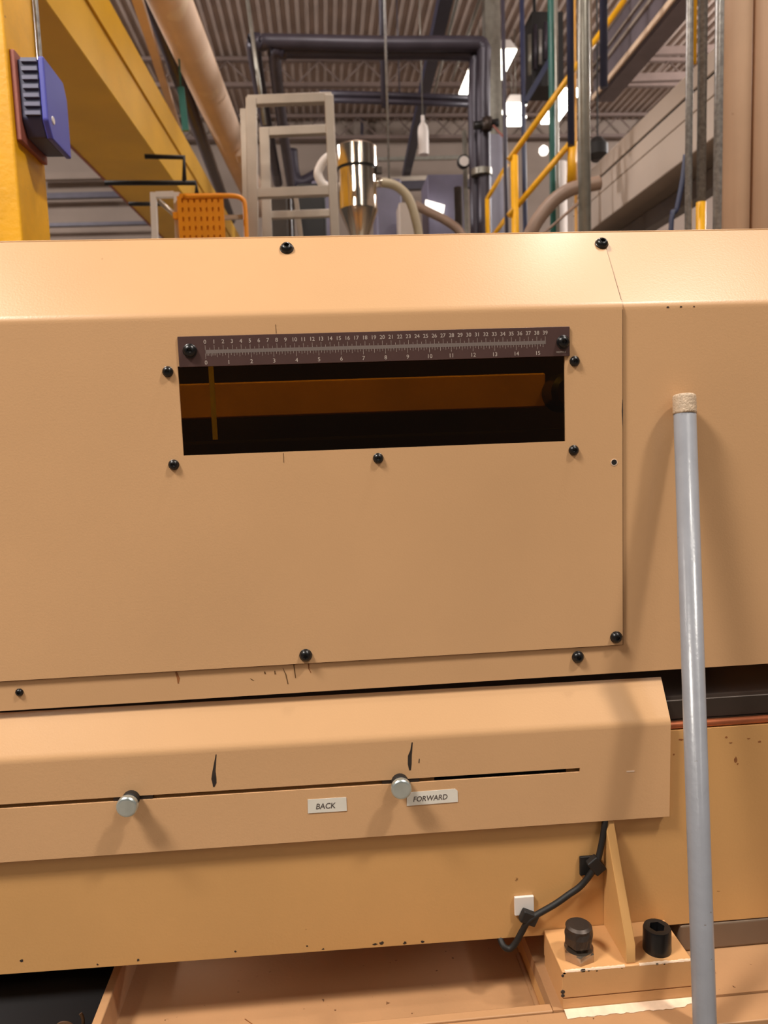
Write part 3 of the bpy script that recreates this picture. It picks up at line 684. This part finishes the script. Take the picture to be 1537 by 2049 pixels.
tag(MB().box((at(628, 470, 7).x, 7, ZM), tuple(at(668, 390, 7.5))).build('blue_cabinet', LILAC, bevel=.03), 'lilac cabinet behind the black bin', 'cabinet')
tag(MB().box((at(532, 470, 5.6).x, 5.6, ZM), tuple(at(588, 412, 6))).build('dark_motor', DARK, bevel=.06), 'dark low motor seen through the frame, left of the black bin', 'motor')

# ---- stainless hopper loader with hoses
hp = at(717, 400, 4.2); hx, hy = hp.x, hp.y
def hz(py): return at(717, py, 4.2).z
k_ = (4.2 + .873) / FPX
ho = thing('hopper_loader', 'shiny stainless steel hopper loader with a cone bottom and lid', 'hopper', (hx, hy, hz(520)))
T = Matrix.Translation((hx, hy, 0))
MB().lathe([(16 * k_, hz(480)), (36.5 * k_, hz(424)), (37 * k_, hz(421))], 40, T).build('cone', STAIN, ho)
MB().lathe([(36.5 * k_, hz(421)), (36.5 * k_, hz(343)), (34 * k_, hz(341))], 40, T).build('drum', STAIN, ho)
MB().lathe([(40 * k_, hz(338)), (40 * k_, hz(298)), (38 * k_, hz(295)), (10 * k_, hz(293))], 40, T).build('lid', STAIN, ho)
MB().lathe([(37.5 * k_, hz(342)), (37.5 * k_, hz(338))], 40, T).build('gasket', BLACKM, ho)
MB().lathe([(20 * k_, ZM), (20 * k_, ZM + .02), (14 * k_, ZM + .03), (16 * k_, hz(480))], 20, T).build('throat', STAIN, ho)
MB().box((hx + 36 * k_, hy - .04, hz(350)), (hx + 47 * k_, hy + .0, hz(338))).build('latch', STEELD, ho)
MB().tube([(hx + 30 * k_, hy, hz(366)), (hx + 46 * k_, hy, hz(366))], 9 * k_, 16).build('inlet_stub', STAIN, ho)
hs_pts = [(755, 365), (770, 366), (785, 369), (800, 377), (815, 393), (825, 415), (832, 440), (838, 470), (842, 520), (843, 600), (843, 680)]
tag(MB().tube(smooth([at(*p, 4.2) for p in hs_pts]), 8.6 * k_, 14).build('suction_hose', HOSE), 'beige hose arching down from the right of the stainless hopper', 'hose')
wl = [(676, 313), (662, 312), (648, 322), (638, 340), (637, 352), (645, 367), (658, 374), (676, 374)]
tag(MB().tube(smooth([at(*p, 4.3) for p in wl]), 8.5 * k_, 12).build('white_elbow_hose', WHITEP), 'white curved hose loop between frame post and hopper', 'hose')
tag(MB().tube(smooth([at(830, 410, 7), at(860, 425, 7), at(890, 440, 7), at(915, 458, 7), at(930, 480, 7)]), .045, 10).build('far_hose', HOSEB), 'thin brown hose sloping behind the beige hose towards the pipes', 'hose')

# ---- orange and white ladder guard
lg = thing('ladder_guard', 'orange perforated guard with a bent tube handle beside the aluminium frame', 'guard', tuple(at(405, 470, 3.0)))
YG = 3.0
m = MB(); nx, nz = 7, 13
p00, p11 = at(366, 520, YG), at(442, 391, YG); p00.z = ZM
dxg, dzg = (p11.x - p00.x) / nx, (p11.z - p00.z) / nz
for i in range(nx + 1): m.box((p00.x + dxg * i - .0105, YG, p00.z), (p00.x + dxg * i + .0105, YG + .012, p11.z))
for j in range(nz + 1): m.box((p00.x, YG + .0005, p00.z + dzg * j - .0115), (p11.x, YG + .0115, p00.z + dzg * j + .0115))
m.build('mesh_panel', ORANGE, lg)
MB().box((p00.x, YG + .013, p00.z), (p11.x, YG + .017, p11.z)).build('panel_backing', ORANGE, lg)
MB().tube(smooth([at(368, 394, YG), at(440, 392, YG), at(472, 393, YG), at(485, 399, YG), at(490, 412, YG), at(493, 470, YG), (at(494, 520, YG).x, YG, ZM + .15), (at(494, 520, YG).x, YG, ZM)]), 4.6 * (YG + .873) / FPX, 10).build('handle_tube', ORANGE, lg)
MB().bar(at(440, 436, YG + .05), at(492, 434, YG + .05), .02, .02).build('cross_bar', ALU, lg)
wf = thing('white_gate_frame', 'small white tube frame left of the orange perforated guard', 'frame', tuple(at(335, 470, 3.05)))
for nme, a, b_ in (('post', (307, 386), (311, 560)), ('post', (354, 386), (358, 560)), ('top_bar', (313, 390.5), (348, 389.5))): MB().bar(at(*a, 3.05), at(*b_, 3.05) if nme != 'post' else (at(*b_, 3.05).x, 3.05, ZM), .028, .028).build(nme, WHITEP, wf)
MB().tube([at(318, 402, 3.03), at(352, 432, 3.03)], .012, 8).build('diagonal_rod', ALU, wf)
MB().bar(at(347, 432, 3.02), at(364, 432, 3.02), .03, .03).build('clamp', ORANGE, wf)

# ---- fixtures that give light
def high_bay(c, sx, sy, label, strength=None):
    t = thing('high_bay_lamp', label, 'lamp', c, 'high bay lamps')
    x, y, z = c
    MB().hexa([(x - sx / 2, y - sy / 2, z), (x + sx / 2, y - sy / 2, z), (x + sx / 2, y + sy / 2, z), (x - sx / 2, y + sy / 2, z)],
              [(x - sx / 3, y - sy / 2, z + .12), (x + sx / 3, y - sy / 2, z + .12), (x + sx / 3, y + sy / 2, z + .12), (x - sx / 3, y + sy / 2, z + .12)]).build('reflector', WHITEP, t)
    for k in range(4):
        xx = x - sx / 2 + sx * (k + .5) / 4
        MB().box((xx - sx * .11, y - sy / 2 + .02, z - .03), (xx + sx * .11, y + sy / 2 - .02, z - .004)).build('tube_lamp', LIGHT, t)
    for s in (-1, 1): MB().tube([(x, y + s * sy * .3, z + .12), (x, y + s * sy * .3, 8)], .008, 6).build('hanger', GALV, t)
high_bay((2.83, 11.6, 7.0), .62, 1.55, 'brightest high bay lamp, partly behind the dark vertical pipe')
p = at(1030, 241, 14.0); high_bay(tuple(p), .36, .45, 'smaller far high bay lamp right of the pale blue column')
p = at(1028, 216, 12.4); high_bay(tuple(p), .36, .45, 'far high bay lamp just above the smaller one beside the pale blue column')
p = at(1122, 212, 10.5); high_bay(tuple(p), .26, 1.2, 'high bay lamp seen between the green and the navy poles')
p = at(847, 275, 9.0); pf = thing('hanging_white_fixture', 'white bottle shaped fixture hanging in front of the back wall', 'fixture', tuple(p))
kk = 9.87 / FPX
MB().lathe([(10 * kk, -32 * kk), (10.5 * kk, 10 * kk), (9 * kk, 20 * kk), (4 * kk, 27 * kk)], 20, Matrix.Translation(p)).build('fixture_body', WHITEP, pf)
MB().tube([p + Vector((0, 0, 25 * kk)), p + Vector((0, 0, 40 * kk))], 3.5 * kk, 10).build('fixture_neck', WHITEP, pf)
MB().tube([p + Vector((0, 0, 39 * kk)), (p.x, p.y, 8)], .006, 6).build('hang_wire', GALV, pf)

# ---- columns and poles in the middle and at the right
bc = thing('blue_column', 'pale blue steel column behind the dark vertical pipes', 'column', (at(992, 400, 8).x, 8, 0))
x0, x1 = at(978, 400, 8).x, at(1008, 400, 8).x
zs = at(990, 268, 8).z
MB().box((x0, 8, 0), (x1, 8.16, zs)).build('painted_shaft', BLUECOL, bc); MB().box((x0, 8, zs), (x1, 8.16, 8)).build('bare_shaft', GALV, bc)
vpole('dark_pole', 1010, 230, 6.6, 8, 0, 8, PIPEB, 'thin dark pole at the right edge of the pale blue column', 'pole')
for px, w2, top, mm, lab in ((932, 9, 262, GALV, 'thin grey pipe with a gauge, leftmost of the pipes by the dark drop pipes'), (943, 6, 270, ALU, 'thin bright pipe between gauge pipe and dark drop pipes')):
    z1 = at(px, top, 7.6).z; vpole('riser_pipe', px, 380, 7.6, w2, 0, z1, mm, lab, 'pipe')
p = at(927, 326, 7.4); ga = thing('pressure_gauge', 'small round pressure gauge on the thin grey riser pipe', 'gauge', tuple(p))
MB().lathe([(.07, 0), (.07, .05), (.06, .055)], 18, Matrix.Translation(p) @ FRONT).build('gauge_case', BLACK, ga)
MB().lathe([(.052, .055), (.052, .058)], 18, Matrix.Translation(p) @ FRONT).build('gauge_dial', WHITEP, ga)
vpole('pump_body', 918, 430, 7.8, 16, 0, at(918, 375, 7.8).z, STEELD, 'dark upright pump body left of the riser pipes', 'pump')
c0, c1 = at(858, 470, 9), at(914, 378, 9.6)
tag(MB().box((c0.x, 9, 0), (c1.x, 9.6, c1.z)).build('lilac_cabinet', LILAC, bevel=.02), 'lilac grey cabinet at the back, behind the brown sloping hose', 'cabinet')
p = at(870, 414, 8.9); tag(MB().hexa([p + Vector((-.12, 0, -.03)), p + Vector((.10, 0, -.13)), p + Vector((.13, 0, .02)), p + Vector((-.11, 0, .09))], [p + Vector((-.12, .05, -.03)), p + Vector((.10, .05, -.13)), p + Vector((.13, .05, .02)), p + Vector((-.11, .05, .09))]).build('reflection_glow', emit('white_glow', (255, 250, 240), 2.0)), 'glowing white patch standing in for a reflection on the lilac grey cabinet', 'lamp')  # emissive patch stands in for a white reflection on the cabinet
c0, c1 = at(755, 470, 8.2), at(793, 388, 8.8)
tag(MB().box((c0.x, 8.2, 0), (c1.x, 8.8, c1.z)).build('lilac_machine', LILAC, bevel=.03), 'lilac machine right behind the stainless hopper', 'machine')
c0, c1 = at(800, 470, 7.65), at(826, 420, 7.95)
tag(MB().box((c0.x, 7.65, 0), (c1.x, 7.95, c1.z)).build('pale_crate', GREYD, bevel=.02), 'pale box behind the foot of the beige hose', 'box')
tag(MB().lathe([(.05, 0), (.08, .05), (.07, .11), (.02, .15)], 14, Matrix.Translation(at(1088, 310, 12))).build('small_wall_lamp', emit('white_glow', (255, 250, 240), 2.0)), 'small round white lamp in front of the back wall near the green pole', 'lamp')
vpole('green_pole', 1105, 250, 5.6, 12, 0, 8, GREEN, 'dark green vertical pole left of the navy pole', 'pole')
vpole('bright_pole', 1114, 250, 5.9, 8, 0, 8, GALV, 'bright galvanised pole tight behind the green pole', 'pole')
vpole('white_drum', 1122, 340, 9.5, 24, 0, at(1122, 325, 9.5).z, WHITEP, 'white drum standing far back right of the green pole', 'drum')
vpole('navy_pole', 1142, 150, 5.0, 14, at(1142, 292, 5).z, 8, NAVY, 'navy pole ending above the yellow stair rail, left of the galvanised post', 'pole')
vpole('amber_pole', 1151, 200, 5.3, 6, 0, 5.0, AMBER, 'thin amber pole squeezed between navy pole and galvanised post', 'pole')
vpole('galvanised_post', 1169, 250, 3.6, 24, 0, 8, GALV, 'broad galvanised post in front of the stair rail', 'post')
vpole('bright_tube', 1182, 80, 3.8, 6, at(1182, 180, 3.8).z, 8, ALU, 'bright thin tube along the right of the galvanised post', 'tube')
vpole('navy_hanger', 1208, 80, 4.6, 15, at(1208, 176, 4.6).z, 8, NAVY, 'navy hanger pole right of the galvanised post holding the overhead track', 'pole')
vpole('black_pole', 1048, 250, 7.2, 9, 0, 8, NAVY, 'thin black pole behind the yellow handrail', 'pole')
tag(MB().bar(at(1051, 205, 7.2), at(1100, 120, 7.2), .05, .05).build('black_strut', NAVY), 'black diagonal strut meeting the thin black pole', 'strut')
bb = thing('blower_rack', 'dark overhead rack with grey upright tubes left of the green pole', 'rack', tuple(at(1080, 60, 8.3)))
MB().box(tuple(at(1066, 172, 8.2)), tuple(at(1106, 60, 8.6))).tube([at(1070, 65, 8.4), (at(1070, 65, 8.4).x, 8.4, 8)], .02, 6).tube([at(1100, 65, 8.4), (at(1100, 65, 8.4).x, 8.4, 8)], .02, 6).build('rack_body', BLACKM, bb)
for px, ya_, yb_, mm in ((1060, 70, 150, GALV), (1071, 50, 140, PIPEB), (1081, 60, 130, CONDUIT), (1092, 45, 120, PIPEB), (1100, 80, 170, CONDUIT)):
    MB().tube([at(px, ya_, 8.1), at(px, yb_, 8.1)], .022, 8).build('rack_tube', mm, bb)

# ---- yellow stair rail
sr = thing('stair_rail', 'yellow stair handrail climbing to the right behind the machine', 'handrail', (at(1030, 470, 5.2).x, 5.2, 0))
YS = 5.2; rr = .024
def s5(px, py): return at(px, py, YS)
MB().tube([s5(1019, 320), s5(1250, 0)], rr, 10).build('top_rail', YEL, sr)
MB().tube([s5(1018, 432), s5(1140, 288), s5(1152, 288)], rr, 10).build('mid_rail', YEL, sr)
MB().tube([s5(1029, 312), (s5(1029, 312).x, YS, 0)], rr * 1.25, 10).build('rail_post', YEL, sr)
MB().tube([s5(1146, 285), s5(1143, 366)], rr * 1.5, 10).build('end_post', YEL, sr)
YS2 = 6.8
s2 = thing('far_stair_rail', 'olive yellow far handrail crossing the pale blue column', 'handrail', tuple(at(990, 400, YS2)))
MB().tube([at(974, 400, YS2), at(1016, 328, YS2)], .022, 8).build('top_rail', YEL, s2); MB().tube([at(985, 475, YS2), at(1020, 426, YS2)], .022, 8).build('mid_rail', YEL, s2); MB().tube([at(975, 399, YS2), (at(975, 399, YS2).x, YS2, 0)], .022, 8).build('rail_post', YEL, s2)

# ---- brown hose at the right and ducts running overhead
bh = [(1200, 366), (1170, 372), (1140, 380), (1110, 400), (1085, 428), (1066, 458), (1050, 500), (1043, 560), (1040, 700), (1040, 900), (1040, 1400)]
tag(MB().tube(smooth([at(*p, 4.3) for p in bh]), 13.5 * 5.17 / FPX, 16).build('brown_hose', HOSEB), 'fat brown hose sloping down left of the galvanised post', 'hose')
tag(MB().tube([(at(1085, 470, 4.6).x, 4.6, 0), at(1085, 470, 4.6), at(1165, 400, 4.6)], .012, 8).build('thin_brown_tube', HOSEB), 'thin brown tube under the fat brown hose', 'tube')
tr = thing('overhead_track', 'long grey overhead track with bright edges receding at the upper right', 'track', tuple(at(1300, 60, 6)))
YT = 6.0
sx_ = at(1240, 138, YT).x; zlo = at(1240, 138, YT).z; zhi = at(1240, 22, YT).z
MB().box((sx_, 2.4, zlo), (sx_ + .05, 6.65, zhi)).build('side_plate', TRAY, tr)
for fz, hh, mm in ((.0, .045, CREAM), (.42, .03, ALU), (.62, .02, ALU), (.93, .04, WHITEP)):
    z = zlo + (zhi - zlo) * fz
    MB().box((sx_ - .02, 2.4, z), (sx_ + .01, 6.65, z + hh)).build('edge_strip', mm, tr)
MB().box((sx_ + .03, 2.4, zlo - .01), (sx_ + .20, 6.65, zlo + .03)).build('bottom_flange', TRAY, tr)
du = thing('box_duct', 'long pale grey box duct with a dark seam overhead at the right', 'duct', tuple(at(1300, 280, 5)))
YD = 4.0
X_ = at(1371, 196, YD).x; zs_ = at(1371, 196, YD).z; ztop = at(1371, 148, YD).z; zbo = at(1371, 318, YD).z; zmid = at(1371, 240, YD).z
MB().box((X_ + .012, 2.2, zs_ + .012), (X_ + .5, 6.2, ztop)).build('upper_section', GREYD, du, bevel=.01)
MB().box((X_ + .02, 2.2, zs_ - .012), (X_ + .5, 6.2, zs_ + .012)).build('seam', BLACKM, du)
MB().box((X_, 2.2, zmid), (X_ + .5, 6.2, zs_ - .012)).build('flange_section', GREYD, du, bevel=.01)
MB().box((X_ + .004, 2.2, zbo), (X_ + .45, 6.2, zmid)).build('lower_section', GREYD, du, bevel=.01)
X2 = at(1380, 360, 4.6).x
tag(MB().bar((X2, 2.8, at(1380, 384, 4.6).z), (X2, 12, at(1380, 384, 4.6).z), .12, .16).build('lower_dark_beam', PIPEB), 'dark beam running under the pale box duct', 'beam')
X2 = at(1340, 420, 4.6).x
tag(MB().bar((X2, 2.8, at(1340, 420, 4.6).z), (X2, 12, at(1340, 420, 4.6).z), .10, .12).build('dark_runner_beam', DARK), 'second dark beam lower under the pale box duct', 'beam')
tag(MB().tube(smooth([at(1372, 310, 3.2), at(1366, 360, 3.2), at(1354, 420, 3.2), at(1342, 480, 3.2), (at(1338, 520, 3.2).x, 3.2, 1), (at(1338, 520, 3.2).x, 3.2, 0)]), .014, 8).build('hanging_cable', NAVY), 'navy cable hanging beside the grey conduits', 'cable')
p = at(1196, 322, 6); tag(MB().lathe([(.05, 0), (.09, .05), (.09, .14), (.04, .2)], 14, Matrix.Translation(p)).tube([p + Vector((0, 0, .19)), (p.x, p.y, 8)], .008, 6).build('black_horn', BLACKM), 'small black rounded fitting right of the galvanised post', 'fitting')
for py, lab in ((100, 'upper one of two brown cross beams seen above the box duct'), (152, 'lower one of two brown cross beams seen above the box duct')):
    tag(MB().bar(at(1240, py + 6, 11.5), at(1470, py - 2, 11.5), .09, .12).build('cross_beam', JOIST), lab, 'beam')
vpole('conduit', 1379, 230, 2.2, 14, 0, 6.5, CONDUIT, 'grey steel conduit, leftmost of three in front of the box duct', 'conduit', group='grey conduits at the right')
c = thing('conduit', 'grey steel conduit with a yellow lower end, middle of three', 'conduit', (at(1404, 300, 2.2).x, 2.2, 0), 'grey conduits at the right')
xx = at(1404, 300, 2.2).x; zz = at(1404, 405, 2.2).z
MB().tube([(xx, 2.2, zz), (xx, 2.2, 6.5)], 9 * 3.07 / FPX, 14).build('steel_tube', CONDUIT, c); MB().tube([(xx, 2.2, 0), (xx, 2.2, zz)], 9.6 * 3.07 / FPX, 14).build('yellow_sleeve', YEL, c)
vpole('conduit', 1440, 230, 2.0, 21, 0, 6.5, CONDUIT, 'thickest grey steel conduit, beside the tan tubes', 'conduit', group='grey conduits at the right')
vpole('yellow_strip', 1391, 60, 3.0, 7, at(1391, 128, 3).z, 6.5, YEL, 'narrow yellow strip hanging between the first two conduits', 'strip')
vpole('tan_tube', 1475, 230, 1.5, 51, 0, 6.5, TUBE, 'large tan vertical tube beside the grey conduits', 'tube', seg=32, group='large tan tubes')
vpole('tan_tube', 1527, 230, 1.5, 52, 0, 6.5, TUBE, 'large tan vertical tube at the far right edge of the frame', 'tube', seg=32, group='large tan tubes')
